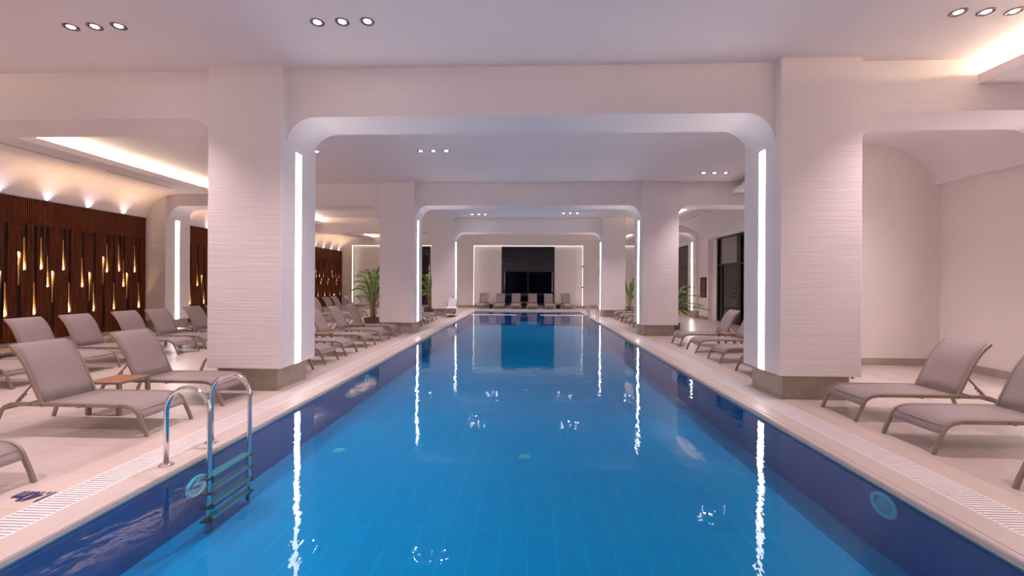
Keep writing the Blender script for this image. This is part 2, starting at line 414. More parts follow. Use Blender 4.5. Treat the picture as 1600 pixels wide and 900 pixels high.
# beams with rounded haunches
R_ = .45
def beam(y0, y1, label):
    pts = [(XL, CEIL+.01), (XL, BEAM-R_)]
    for (a, b_) in ((PLx[1], CLx[0]), (CLx[1], CRx[0]), (CRx[1], PRx[0])):
        pts += [(a, BEAM-R_)] + arc(a+R_, BEAM-R_, R_, PI, PI/2, 12) + arc(b_-R_, BEAM-R_, R_, PI/2, 0, 12)
    pts += [(XR, BEAM-R_), (XR, CEIL+.01)]
    q = []
    for t in pts:
        if not q or abs(q[-1][0]-t[0])+abs(q[-1][1]-t[1]) > 1e-5: q.append(t)
    b = MB()
    # build as strips so that the concave outline stays clean
    n = len(q); vs = []; fs = []
    for (x, z) in q[1:-1]:
        vs += [(x, y0, z), (x, y1, z), (x, y0, CEIL+.01), (x, y1, CEIL+.01)]
    for i in range(n-3):
        a, c = 4*i, 4*(i+1)
        fs += [(a, c, c+2, a+2), (a+1, a+3, c+3, c+1), (a, a+1, c+1, c)]
    b.add(vs, fs); o = b.build('beam', M['plaster'])
    return struct(o, label, 'beam')
BN = ['last behind the viewer', 'behind the viewer', 'nearest over the pool', 'halfway down the pool', 'over the far end of the pool']
for i, y in enumerate(ROWS): beam(y+.14, y+.94, 'white cross beam with rounded corners, ' + BN[i].replace('nearest', 'first') )
# end wall: beam, piers, recessed infill with lit reveals
ew = MB()
for a, b_ in ((XL-.2, -12.3), (-4.96, -3.80), (3.67, 4.83), (8.30, XR+.3)): ew.box(a, b_, YE, YE+.34, 0, BEAM)
ew.box(XL-.2, XR+.3, YE, YE+.34, BEAM, CEIL)
ops = [(-12.3, -4.96), (-3.80, 3.67), (4.83, 8.30)]
wins = {0: (-9.6, -6.87), 1: (-1.90, 1.77), 2: None}
for i, (a, b_) in enumerate(ops):
    wn = wins[i]
    if wn:
        ew.box(a, wn[0], YE+.34, YE+.5, 0, BEAM+.1); ew.box(wn[1], b_, YE+.34, YE+.5, 0, BEAM+.1); ew.box(wn[0], wn[1], YE+.34, YE+.5, 4.21, BEAM+.1)
        ew.box(wn[0], wn[1], YE+.34, YE+.5, 0, .1)
    else: ew.box(a, b_, YE+.34, YE+.5, 0, BEAM+.1)
wf = ew.build('wall_far', M['wall']); struct(wf, 'cream end wall with lit recesses behind the far loungers', 'wall')
for i, (a, b_) in enumerate(ops):
    s = MB(); s.box(a, a+.02, YE+.05, YE+.12, .16, BEAM-.03); s.box(b_-.02, b_, YE+.05, YE+.12, .16, BEAM-.03)
    s.box(a, b_, YE+.26, YE+.30, BEAM-.012, BEAM-.002)
    s.build('light_strip', M['reveal'], wf)
bf = MB()
for a, b_ in ((-4.96, -3.80), (3.67, 4.83)): bf.box(a-.0, b_+.0, YE-.018, YE, 0, .16)
bf.box(-3.80, 3.67, YE+.322, YE+.339, 0, .15); bf.box(-12.3, -4.96, YE+.322, YE+.339, 0, .12); bf.box(4.83, 8.3, YE+.322, YE+.339, 0, .12)
struct(bf.build('baseboard_far', M['plinth']), 'grey stone baseboard on the end wall', 'baseboard')

# side soffits with curved coves, one length per bay
def soffit(side, y0, y1, label, led=True):
    if side < 0:
        pts = [(-10.72, SOFT), (-10.72, SOF), (-11.85, SOF)] + arc(-11.85, 3.83, 1.12, PI/2, PI*.985, 14, .83) + [(-13.0, 3.83), (XL, 3.83), (XL, SOFT)]
        up = (-11.12, -11.02)
    else:
        pts = [(6.57, SOFT), (6.57, SOF), (7.3, SOF)] + arc(7.3, 3.81, 1.19, PI/2, .03, 14, .85) + [(8.50, 3.81), (XR, 3.81), (XR, SOFT)]
        up = (6.87, 6.97)
    s = MB(); cx = pts[2][0]
    # convex-safe strips: pair each lower point with the top line
    low = pts[1:-1]; vs = []; fs = []
    for (x, z) in low: vs += [(x, y0, z), (x, y1, z), (x, y0, SOFT), (x, y1, SOFT)]
    for i in range(len(low)-1):
        a, c = 4*i, 4*(i+1)
        fs += [(a, c, c+2, a+2), (a+1, a+3, c+3, c+1), (a, a+1, c+1, c), (a+2, c+2, c+3, a+3)]
    fs += [(0, 2, 3, 1)]
    for t in fs: s.f.append(t); s.mi.append(0); s.sm.append(False)
    s.v = vs
    s.box(up[0], up[1], y0, y1, SOFT, CEIL)
    o = s.build('ceiling_soffit', M['ceiling']); struct(o, label, 'soffit')
    if not led: return o
    L = MB()
    xs = (-10.93, -10.90) if side < 0 else (6.75, 6.78)
    L.box(xs[0], xs[1], y0+.02, y1-.02, SOFT, SOFT+.018); L.build('light_strip', M['cove'], o)
    return o
for i in range(6):
    y0 = YB if i == 0 else ROWS[i-1]+.94
    y1 = ROWS[i]+.14 if i < 5 else YE
    bn = ['far behind the viewer', 'behind the viewer', 'over the first row of loungers', 'between first and second beams', 'between second and third beams', 'in front of the end wall'][i]
    soffit(-1, y0, y1, 'dropped soffit with curved cove, wood panel side, ' + bn)
    if i == 3:
        soffit(1, y0, 9.30, 'dropped soffit with curved cove above the plain cream alcove'); soffit(1, 9.50, y1, 'dropped soffit with curved cove beyond the cross wall', led=False)
    else: soffit(1, y0, y1, 'dropped soffit with curved cove, window side, ' + bn)

# slot diffusers in the soffits
def slot(x, y0, y1, label):
    s = MB(); s.box(x-.022, x+.022, y0, y1, SOF-.004, SOF+.002); s.box(x-.03, x-.022, y0, y1, SOF-.008, SOF+.002, 1); s.box(x+.022, x+.03, y0, y1, SOF-.008, SOF+.002, 1)
    tag(s.build('slot_diffuser', [M['dark'], M['white_trim']]), label, 'air vent', 'slot air vents in the soffits')
slot(-11.40, 8.0, 10.28, 'thin black slot vent at the start of the wood panel, nearer the viewer of two')
slot(-11.40, 11.02, 13.12, 'thin black slot vent over the wood panel, ending near the lit pier')
slot(-11.40, 24.6, 26.6, 'thin black slot vent in the soffit before the end wall, wood panel side')
slot(7.27, 18.6, 20.7, 'long thin black slot vent above the dark windows, next to column')
slot(7.27, 15.9, 17.9, 'thin black slot vent above the dark windows, closer to the second beam')

# ------------------------------------------------------------------ slatted wood panels with light slots
PAT = [(0, 'b', .79), (.28, 't', 2.43), (.40, 'b', 1.96), (.62, 'b', .79), (.78, 'b', 1.99), (.93, 'b', 1.51), (1.05, 't', 1.95), (1.32, 'b', 1.98), (1.47, 'b', .80), (1.82, 'b', 1.51), (2.03, 't', 1.94)]
ZT = 3.822; ZJ = 3.13
slot_light = bpy.data.lights.new('slot_lamp', 'AREA'); slot_light.shape = 'RECTANGLE'; slot_light.size = .03; slot_light.size_y = .05
slot_light.energy = SLOT_W; slot_light.color = (1, .60, .27); slot_light.spread = math.radians(75)
up_light = bpy.data.lights.new('uplight_beam', 'SPOT'); up_light.energy = 9; up_light.spot_size = math.radians(120); up_light.spot_blend = .9; up_light.color = (1, .86, .95); up_light.shadow_soft_size = .02
def wood_panel(y0, y1, label, detail=True):
    root = empty('slatted_wood_panel', (XL+.006, (y0+y1)/2, 0)); yc = (y0+y1)/2
    tag(root, label, 'wall panel', 'slatted wood panels along the wall')
    slots = []
    k = math.floor((y0-10.04)/2.15)-1
    while 10.04+2.15*k < y1:
        for off, d, z in PAT:
            y = 10.04+2.15*k+off
            if y0+.06 < y < y1-.06 and (detail): slots.append((y, d, z))
        k += 1
    bk = MB(); bk.box(0, .012, y0-yc, y1-yc, .12, ZT); bk.build('backing_board', M['walnut_dark'], root)
    rb = MB(); y = y0+.004; pitch = .046; wdt = .033
    while y+wdt < y1:
        segs = [(.14, ZJ-.006), (ZJ+.006, ZT-.01)]
        for (sy, d, z) in slots:
            if abs(sy-(y+wdt/2)) < .045:
                segs = [(ZJ+.006, ZT-.01)]
                if d == 'b': segs.append((.14, z-.02))
                else: segs.append((z+.02, ZJ-.006)) ; segs.append((.14, .25))
                break
        for a, b_ in segs: rb.box(.012, .055, y-yc, y+wdt-yc, a, b_)
        y += pitch
    rb.build('slats', M['walnut'], root)
    for (sy, d, z) in slots:
        ch = MB()
        za, zb = (z-.02, min(z+.85, ZJ-.006)) if d == 'b' else (z-.85, z+.02)
        ch.box(.012, .016, sy-.032-yc, sy+.032-yc, za, zb)
        for sg in (-1, 1): ch.box(.012, .056, sy+sg*.036-.004-yc, sy+sg*.036+.004-yc, za, zb, 1)  # side cheeks added to keep the lamp's spill off the slats
        o = ch.build('light_slot', [M['slot_wood'], M['walnut_dark']], root)
        g = MB(); zz = (z-.02, z-.006) if d == 'b' else (z+.006, z+.02)
        g.box(.016, .052, sy-.033-yc, sy+.033-yc, zz[0], zz[1]); g.build('lamp_housing', M['walnut_dark'], o)
        L = bpy.data.objects.new('slot_lamp', slot_light); col.objects.link(L); L.parent = root
        L.location = (.038, sy-yc, z); L.rotation_euler = (PI, math.radians(-9), 0) if d == 'b' else (0, math.radians(9), 0)
    for za, zb in ((ZT-.012, ZT-.001), (.125, .14)):
        fr = MB(); fr.box(.0, .058, y0-yc, y1-yc, za, zb); fr.build('edge_trim', M['walnut_dark'], root)
    k = 0
    while detail and y0+.55+1.07*k < y1:
        u = MB(); u.rbox(.0, .10, y0+.52+1.07*k-yc, y0+.58+1.07*k-yc, ZT-.045, ZT-.02, .004); u.build('uplight', M['black'], root)
        L = bpy.data.objects.new('uplight_beam', up_light); col.objects.link(L); L.parent = root; L.location = (.085, y0+.55+1.07*k-yc, ZT-.01); L.rotation_euler = (PI, math.radians(24), 0); k += 1
    return root
wood_panel(ROWS[1]+DEP+.02, ROWS[2]-.02, 'slatted dark wood wall panel before the first pier, out of view', detail=False)
wood_panel(9.3, ROWS[3]-.01, 'dark slatted wood panel with glowing slots, behind the large first lounger rows')
wood_panel(ROWS[3]+DEP+.01, ROWS[4]-.01, 'dark slatted wood panel with glowing slots, beyond the wall pier with light strip')
wood_panel(ROWS[4]+DEP+.01, YE-.01, 'dark slatted wood panel with glowing slots, last before the end wall')

# ------------------------------------------------------------------ windows
def window(name, axis, a, b_, z0, z1, pos, mulls, trans, label, blind=None, lower_doors=()):
    root = empty(name, (0, 0, 0)); struct(root, label, 'window')
    def bx(mb, u0, u1, d0, d1, z0_, z1_):
        if axis == 'x': mb.box(u0, u1, pos+d0, pos+d1, z0_, z1_)
        else: mb.box(pos+d0, pos+d1, u0, u1, z0_, z1_)
    f = MB(); t = .06
    bx(f, a, a+t, 0, .1, z0, z1); bx(f, b_-t, b_, 0, .1, z0, z1); bx(f, a, b_, 0, .1, z0, z0+t); bx(f, a, b_, 0, .1, z1-t, z1)
    for mu, wd in mulls: bx(f, mu-wd/2, mu+wd/2, 0, .1, z0, z1)
    for tz in trans: bx(f, a, b_, .01, .09, tz-.03, tz+.03)
    for (u, wd) in lower_doors: bx(f, u-wd/2, u+wd/2, .02, .08, z0, trans[0])
    f.build('window_frame', M['black'], root)
    g = MB(); bx(g, a+.02, b_-.02, .055, .062, z0+.02, z1-.02); g.build('window_glass', M['glass'], root)
    if blind:
        for (u0, u1, zz) in blind:
            q = MB(); bx(q, u0, u1, .018, .026, zz, z1-t); q.build('roller_blind', M['blind'], root)
    return root
window('window_1', 'x', -1.90, 1.77, .10, 4.21, YE+.37, [(-.06, .06)], [2.50], 'large dark four-pane window in the middle of the end wall')
window('window_2', 'x', -9.6, -6.87, .10, 4.21, YE+.37, [(-8.2, .06)], [2.50], 'dark window in the end wall behind the tall palm')
window('window_3', 'y', W1[0], W1[1], .02, WT, XR+.04, [(18.0, .32), (17.35, .12)], [2.57], 'tall black-framed window with grey blind on the side wall', blind=[(18.16, 19.55, 2.62)], lower_doors=((19.6, .12),))
window('window_4', 'y', W2[0], W2[1], .02, WT, XR+.04, [(25.4, .08)], [2.57], 'tall black window on the side wall past the framed poster')
# dark night outside, at some distance behind the panes
window('window_5', 'x', -4.5, 4.4, .02, 3.6, YB-.12, [(-1.5, .06), (1.5, .06)], [2.4], 'dark window behind the viewer')
po = MB(); po.rbox(8.405, 8.448, 20.55, 21.22, 1.05, 2.02, .008); pr = po.build('framed_poster', M['black'])
tag(pr, 'small dark framed poster hanging on the cream wall beside the window', 'poster')
pi = MB(); pi.box(8.40, 8.406, 20.62, 21.15, 1.12, 1.95); pi.build('print', M['poster'], pr)
for z in (2.82, 1.42):
    s = MB(); s.box(3.60, 3.67, YE-.09, YE-.03, z-.05, z+.05); s.box(3.63, 3.66, YE-.03, YE, z-.02, z+.02); s.lathe([(.001, 0), (.03, 0), (.03, .012), (.001, .012)], (3.63, YE-.075, z+.05), 12)
    tag(s.build('wall_sensor', M['black']), ('upper' if z > 2 else 'lower') + ' small black sensor on the lit edge of the end wall recess', 'sensor', 'black sensors on the end wall')

# ------------------------------------------------------------------ ceiling downlights
def make_downlight():
    root = empty('downlight', (0, 0, CEIL))
    t = MB(); prof = [(.088, 0), (.088, -.005), (.082, -.010), (.070, -.010), (.064, -.002), (.045, -.001)]
    t.lathe(prof, (0, 0, 0), 28, cap=False); t.build('trim_ring', M['trim_metal'], root)
    l = MB(); l.lathe([(.001, -.007), (.034, -.007), (.044, -.0015)], (0, 0, 0), 24, cap=True); l.build('lens', M['lens'], root)
    return root
dl0 = None
spot = bpy.data.lights.new('downlight_beam', 'SPOT'); spot.energy = DOWN_W; spot.spot_size = math.radians(104); spot.spot_blend = 1.0
spot.shadow_soft_size = .05; spot.color = (1, .77, .80)
def trio(xs, y, where, aim=(0, 0)):
    global dl0
    nm = ['first', 'middle', 'last']
    for k, x in enumerate(xs):
        lab = 'small recessed downlight, %s of three %s' % (nm[k], where)
        if dl0 is None: dl0 = make_downlight(); o = dl0; o.location = (x, y, CEIL)
        else: o = dup(dl0, (x, y, CEIL))
        tag(o, lab, 'downlight', 'recessed ceiling downlights in threes')
        if k == 1:
            L = bpy.data.objects.new('downlight_beam', spot); col.objects.link(L); L.parent = o; L.location = (0, 0, -.03)
T3 = lambda c: (c-.325, c, c+.325)
for (c, y, wh) in [(-5.69, 5.33, 'before the first beam near the wood wall'), (-2.40, 5.33, 'before the first beam above the pool'), (5.52, 5.37, 'beside the warm cove, window side'),
                   (2.3, 5.33, 'over the pool edge, window side'),
                   (-5.75, 10.63, 'beside the first thick column past its beam'), (-2.43, 10.64, 'above the pool in the second bay'), (5.52, 12.90, 'in the second bay near the window side soffit'),
                   (-5.6, 18.6, 'hidden behind the second column'), (-2.45, 20.56, 'above the pool in the third bay, column side'), (1.95, 20.2, 'above the pool in the third bay, ladder side'), (5.5, 19.4, 'in the third bay near the windows'),
                   (-5.6, 25.6, 'in the last bay, palm side'), (-2.2, 25.8, 'in the last bay above the pool'), (2.2, 25.8, 'in the last bay above the far ladder'), (5.8, 25.6, 'in the last bay, window side'),
                   (-9.0, 5.33, 'over the near second lounger row'),
                   (-5.69, 1.4, 'overhead near the wood side'), (-2.4, 1.4, 'overhead above the pool start'), (5.52, 1.4, 'overhead near the window side'),
                   (5.4, 8.5, 'added unseen to brighten the cream alcove'), (-9.0, 8.6, 'added unseen to brighten the back lounger row'), (-9.0, 16.4, 'added unseen to brighten the middle back row'), (-9.0, 24.0, 'added unseen to brighten the last back row'),  # trios out of sight, added to brighten the alcove and wood panel bays
                   (-5.69, -3.4, 'behind the viewer, wood side'), (0, -3.4, 'behind the viewer, centre'), (5.52, -3.4, 'behind the viewer, window side'), (-2.4, -9.9, 'far behind the viewer'), (2.4, -9.9, 'far behind the viewer, window side')]:
    if y in (5.33,) and c == 2.3: continue
    trio(T3(c), y, wh)

# ------------------------------------------------------------------ sun loungers
def make_lounger():
    root = empty('sun_lounger')
    HW = .30
    rail = [(.085, .20), (.105, .245), (.14, .285), (.19, .312), (.26, .325), (.36, .328), (1.50, .328), (1.58, .32), (1.645, .295), (1.69, .255), (1.71, .215)]
    for s in (-1, 1):
        b = MB(); b.bar([(x, s*HW, z) for x, z in rail], .013, .021)
        o = b.build('side_rail', M['frame'], root)
        k = MB()
        for bx_ in (.30, .72, .92, 1.22, 1.34):
            k.add(*cyl((bx_, s*(HW+.013), .328), .007, s*.004))
        k.build('bolt', M['black'], o)
        l = MB(); l.bar([(0, s*HW, 0), (.03, s*HW, .085), (.085, s*HW, .20)], .013, .021); l.build('leg', M['frame'], root)
        l = MB(); l.bar([(1.79, s*HW, 0), (1.765, s*HW, .085), (1.71, s*HW, .215)], .013, .021); l.build('leg', M['frame'], root)
        # back frame rail, curled at the top
        bk = [(1.235, .335), (1.30, .47), (1.37, .62), (1.43, .745), (1.465, .80), (1.51, .865), (1.565, .925), (1.62, .972)]
        q = MB(); q.bar([(x, s*(HW-.012), z) for x, z in bk], .012, .017); q.build('back_frame', M['frame'], root)
    for x, z in ((.13, .27), (.80, .305), (1.22, .31), (1.66, .27)):
        cr = MB(); cr.bar([(x, -HW, z), (x, HW, z)], .014, .011); cr.build('cross_bar', M['frame'], root)
    # seat sling falls over the rounded foot end
    sp = [(.075, .195), (.095, .242), (.135, .29), (.19, .322), (.26, .337), (.36, .342), (.6, .342), (.9, .342), (1.2, .342)]
    s = MB(); s.sheet(sp, -HW+.016, HW-.016, .006, sag=.012); s.build('seat', M['sling'], root)
    bp_ = [(1.228, .335), (1.29, .472), (1.36, .622), (1.42, .748), (1.457, .808), (1.50, .87), (1.557, .932), (1.615, .982)]
    s = MB(); s.sheet(bp_, -HW+.028, HW-.028, .006, sag=-.008); s.build('backrest', M['sling'], root)
    # back prop with its notched rack
    for sy in (-.22, .22):
        st = MB(); st.bar([(1.36, sy, .60), (1.50, sy, .45), (1.62, sy, .325)], .006, .010)
        for k in range(4):
            t = .55+k*.11; x = 1.36+(1.62-1.36)*t; z = .60+(.325-.60)*t
            st.box(x-.004, x+.016, sy-.005, sy+.005, z-.05, z)
        st.build('back_prop', M['frame'], root)
    return root
def cyl(c, r, h, n=10):
    vs = []
    for k in range(n): vs.append((c[0]+r*math.cos(2*PI*k/n), c[1], c[2]+r*math.sin(2*PI*k/n)))
    for k in range(n): vs.append((c[0]+r*math.cos(2*PI*k/n), c[1]+h, c[2]+r*math.sin(2*PI*k/n)))
    return vs, [tuple(range(n)), tuple(reversed(range(n, 2*n)))] + [(k, (k+1) % n, (k+1) % n+n, k+n) for k in range(n)]
lg0 = None
def lounger(x, y, rz, label, group):
    """x,y: centre of the foot end"""
    global lg0
    if lg0 is None: lg0 = make_lounger(); o = lg0; o.location = (x, y, 0); o.rotation_euler = (0, 0, rz)
    else: o = dup(lg0, (x, y, 0), rz)
    return tag(o, label, 'sun lounger', group)
def jit(a=.010): return random.uniform(-a, a)
H = .30
GA = 'loungers in the poolside row, wood panel side'; GB = 'loungers in the row before the wood panels'; GC = 'loungers in the row on the window side'; GD = 'loungers across the far end of the pool'
for yn, lb in [(2.81, 'taupe mesh sun lounger, only its foot end in view beside the navy depth marking'),
               (4.47, 'taupe mesh sun lounger nearest the steel ladder, whole raised back in view'),
               (5.61, 'taupe mesh sun lounger with foot against the first thick column and teak table before it'),
               (7.46, 'taupe mesh sun lounger just past the first column, only a foot leg showing'),
               (8.54, 'taupe sun lounger past the first column, second foot end out from behind it'),
               (9.55, 'taupe sun lounger past the first column, third foot end out, table beyond it'),
               (10.76, 'taupe sun lounger with raised back between two small tables, fourth past the first column'),
               (11.92, 'taupe sun lounger fifth past the first column, raised back directly before a small table'),
               (13.06, 'taupe sun lounger touching the second column plinth, palm planter beyond'),
               (16.35, 'taupe sun lounger first past the second column, only its foot showing'),
               (17.48, 'taupe sun lounger foot just past the second column, middle of three small ones'),
               (18.45, 'taupe sun lounger past the second column, last of the row before the third column')]:
    lounger(-4.15+jit(), yn+H, PI+jit(), lb, GA)
for yn, lb in [(6.28, 'taupe sun lounger before the wood panel, mostly hidden behind the big front lounger'),
               (7.42, 'taupe sun lounger with high back against the wood panel, first full back from the edge'),
               (8.32, 'taupe sun lounger with high back against the wood panel, second full back from the edge'),
               (9.40, 'taupe sun lounger against the wood panel, its foot near the shiny floor patch'),
               (10.25, 'taupe sun lounger with back before the lit wall pier, small table beyond it'),
               (11.42, 'taupe sun lounger half hidden by the first column, table before it'),
               (12.25, 'taupe sun lounger whose back just peeks past the first column edge'),
               (17.35, 'taupe sun lounger in the back row, cut by the first column, below far wood panel'),
               (18.22, 'taupe sun lounger in the back row under the far wood panel, first whole back'),
               (19.35, 'taupe sun lounger in the back row under the far wood panel, second whole back'),
               (20.2, 'taupe sun lounger in the back row beside the end of the far wood panel'),
               (21.6, 'taupe sun lounger in the back row seen through the palm fronds'),
               (23.3, 'taupe sun lounger in the back row behind the palm trunk')]:
    lounger(-8.0+jit(), yn+H, PI+jit(), lb, GB)
for yn, lb in [(3.13, 'taupe sun lounger of which only a foot leg shows at the picture edge, window side'),
               (4.44, 'taupe sun lounger on the window side, raised back cut off by the picture edge'),
               (5.45, 'taupe sun lounger whole in view before the cream alcove wall, next to the thick column'),
               (7.91, 'taupe sun lounger foot just beyond the light strip of the window-side column'),
               (9.25, 'taupe sun lounger beyond the window-side column, second foot out, small table behind'),
               (10.56, 'taupe sun lounger beyond the window-side column, low seat before the raised one'),
               (11.68, 'taupe sun lounger with whole raised back before the dark window'),
               (16.78, 'taupe sun lounger foot beside the lit edge of the second window-side column'),
               (18.28, 'taupe sun lounger past the second window-side column, second from it'),
               (19.05, 'taupe sun lounger past the second window-side column, third from it'),
               (20.4, 'taupe sun lounger past the second window-side column, by the third column plinth')]:
    lounger(4.08+jit(), yn+H, jit(), lb, GC)
for k, (x, a, lb) in enumerate([(-3.2, .12, 'far-end sun lounger at the lift chair end, turned slightly aside'), (-1.95, .03, 'far-end sun lounger second from the lift chair end'),
                (-.86, 0, 'far-end sun lounger before the window, lift side of the middle table'), (.25, 0, 'far-end sun lounger before the window, ladder side of the middle table'),
                (1.36, -.02, 'far-end sun lounger before the edge of the dark window'), (2.62, -.10, 'far-end sun lounger at the ladder end, turned slightly aside')]):
    lounger(x, 27.35, PI/2-a, lb, GD)

# ------------------------------------------------------------------ side tables
def make_table():
    root = empty('side_table'); a = .225; h = .42
    t = MB(); w_ = .035
    t.rbox(-a, a, -a, -a+w_, h-.03, h, .004); t.rbox(-a, a, a-w_, a, h-.03, h, .004); t.rbox(-a, -a+w_, -a+w_, a-w_, h-.03, h, .004); t.rbox(a-w_, a, -a+w_, a-w_, h-.03, h, .004)
    t.build('table_frame', M['frame'], root)
    p = MB(); n = 5; s0 = -a+w_; s1 = a-w_; d = (s1-s0)/n
    for k in range(n): p.box(s0, s1, s0+k*d+.002, s0+(k+1)*d-.002, h-.018, h-.004)
    p.build('tabletop', M['teak'], root)
    for sx in (-1, 1):
        for sy in (-1, 1):
            l = MB(); x = sx*(a-.024); y = sy*(a-.024)
            l.rbox(x-.022, x+.022, y-.022, y+.022, 0, h-.028, .004); l.build('leg', M['frame'], root)
    return root
tb0 = None
for (x, y, lb) in [(-5.36, 5.36, 'teak-topped small table between the two big loungers by the ladder'),
                   (-5.22, 10.46, 'teak-topped small table past the first column, cut by its lit edge'),
                   (-5.30, 12.775, 'small table beside the lounger that touches the second column'),
                   (-9.45, 11.135, 'small table before the lit wall pier in the back row'),
                   (-9.44, 7.16, 'small table in the back row behind the big lounger by the ladder'),
                   (5.30, 11.40, 'small table beside the raised lounger before the dark window'),
                   (4.85, 8.90, 'small table half hidden by the window-side column'),
                   (5.10, 20.05, 'small table beyond the second window-side column'),
                   (-2.50, 28.15, 'small table between the two far-end loungers nearest the lift chair'),
                   (-.305, 28.15, 'small table at the middle of the far-end loungers'),
                   (1.94, 28.15, 'small table between the two far-end loungers nearest the ladder')]:
    if tb0 is None: tb0 = make_table(); o = tb0; o.location = (x, y, 0)
    else: o = dup(tb0, (x, y, 0))
    tag(o, lb, 'side table', 'small metal side tables between the loungers')
def make_pot(x, y, lb):
    p = MB(); p.lathe([(.001, 0), (.075, 0), (.09, .01), (.125, .14), (.135, .27), (.125, .275), (.11, .255), (.001, .25)], (0, 0, 0), 20)
    o = p.build('dark_pot', M['black']); o.location = (x, y, 0); tag(o, lb, 'pot', 'dark pots under the far tables')
make_pot(-2.50, 28.15, 'dark round pot under the far table near the lift chair')
make_pot(-.305, 28.15, 'dark round pot under the middle far table')
make_pot(1.94, 28.15, 'dark round pot under the far table near the ladder')

# ------------------------------------------------------------------ pool ladders
def make_ladder():
    root = empty('pool_ladder'); W = .28; r = .0215
    for s in (-1, 1):
        pts = [(-.135, s*W, .0), (-.135, s*W, .50)]
        cx, cz, rr = .07, .50, .205
        pts += [(cx-rr*math.cos(a), s*W, cz+rr*1.06*math.sin(a)) for a in [PI*k/14 for k in range(1, 14)]]
        pts += [(.275, s*W, .50), (.275, s*W, 0), (.27, s*W, -.3), (.26, s*W, FZ+.02)]
        t = MB(); t.tube(pts, r, 14); o = t.build('handrail', M['chrome'], root)
        f = MB(); f.lathe([(.001, 0), (.062, 0), (.062, .006), (.045, .018), (.026, .024), (.001, .024)], (-.135, s*W, 0), 24); f.build('floor_flange', M['chrome'], o)
    for z in (-.09, -.22, -.35, -.48):
        st = MB(); st.rbox(.215, .305, -W+.015, W-.015, z-.02, z, .008)
        for k in range(5): st.box(.225+k*.016, .231+k*.016, -W+.03, W-.03, z, z+.003)
        st.build('step', M['brushed'], root)
        for s in (-1, 1):
            b = MB(); b.rbox(.21, .31, s*W-.03, s*W+.03, z-.032, z-.018, .004); b.build('step_bracket', M['black'], root)
    return root
ld = make_ladder(); ld.location = (-3.20, 4.07, 0); tag(ld, 'polished steel pool ladder with two arched rails beside the big lounger', 'pool ladder', 'steel pool ladders')
dup(ld, (3.06, 19.9, 0), PI, 'polished steel pool ladder at the far end of the pool', 'steel pool ladders')

# pool fittings
def pool_light(x, y, z, sx, lb):
    root = empty('pool_light', (x, y, z)); tag(root, lb, 'pool light', 'round underwater lights in the pool walls')
    def rg(prof):
        m_ = MB(); n = 28
        m_.loft([[(sx*px, r*math.cos(2*PI*k/n), r*math.sin(2*PI*k/n)) for k in range(n)] for r, px in prof], True, True, smooth=True); return m_
    root.scale = (1, 1, .72)
    rg([(.14, 0), (.14, .012), (.125, .022), (.098, .020), (.095, .010)]).build('ring', M['ring'], root)
    rg([(.094, .004), (.094, .012), (.05, .022), (.002, .025)]).build('lens', M['ring_glass'], root)
pool_light(PX1, 3.77, -.19, -1, 'pale round underwater light in the pool wall near the window-side loungers')
pool_light(PX0, 3.98, -.28, 1, 'pale round underwater light beside the ladder steps')
pool_light(PX0, 8.3, -.235, 1, 'pale round underwater light in the pool wall past the first column')
pool_light(PX1, 9.0, -.235, -1, 'pale round underwater light in the pool wall past the window-side column')
i0 = None
for k, (x, y, lb) in enumerate([(-2.59, 5.74, 'pale round inlet in the pool floor beside the first column reflection'), (-2.5, 9.29, 'pale round inlet in the pool floor by the wall, farther one'), (-.05, 9.18, 'pale round inlet on the pool centre line, middle one'),
                 (-.04, 5.67, 'pale round inlet on the pool centre line, nearest the viewer'), (-.07, 12.85, 'pale round inlet on the pool centre line, far one')]):
    if i0 is None:
        q = MB(); q.lathe([(.001, 0), (.085, 0), (.085, .006), (.06, .012), (.055, .008), (.001, .008)], (0, 0, 0), 24); i0 = q.build('floor_inlet', M['inlet']); o = i0
    else: o = i0.copy(); col.objects.link(o)
    o.location = (x, y, FZ); tag(o, lb, 'pool inlet', 'round inlets in the pool floor')

# depth marking
cu = bpy.data.curves.new('depth', 'FONT'); cu.body = '1.40m'; cu.size = .20; cu.extrude = .0006; cu.align_x = 'CENTER'; cu.align_y = 'CENTER'; cu.space_character = .95; cu.offset = .010
to = bpy.data.objects.new('tmp', cu); col.objects.link(to)
me = bpy.data.meshes.new_from_object(to.evaluated_get(bpy.context.evaluated_depsgraph_get())); bpy.data.objects.remove(to)
me.materials.clear(); me.materials.append(M['navy'])
o = bpy.data.objects.new('depth_marking', me); col.objects.link(o); o.location = (-3.895, 3.19, .0012); o.rotation_euler = (0, 0, PI); o.scale = (.62, 1.0, 1)
tag(o, 'navy painted depth marking on the cream tiles beside the grating', 'depth marking')

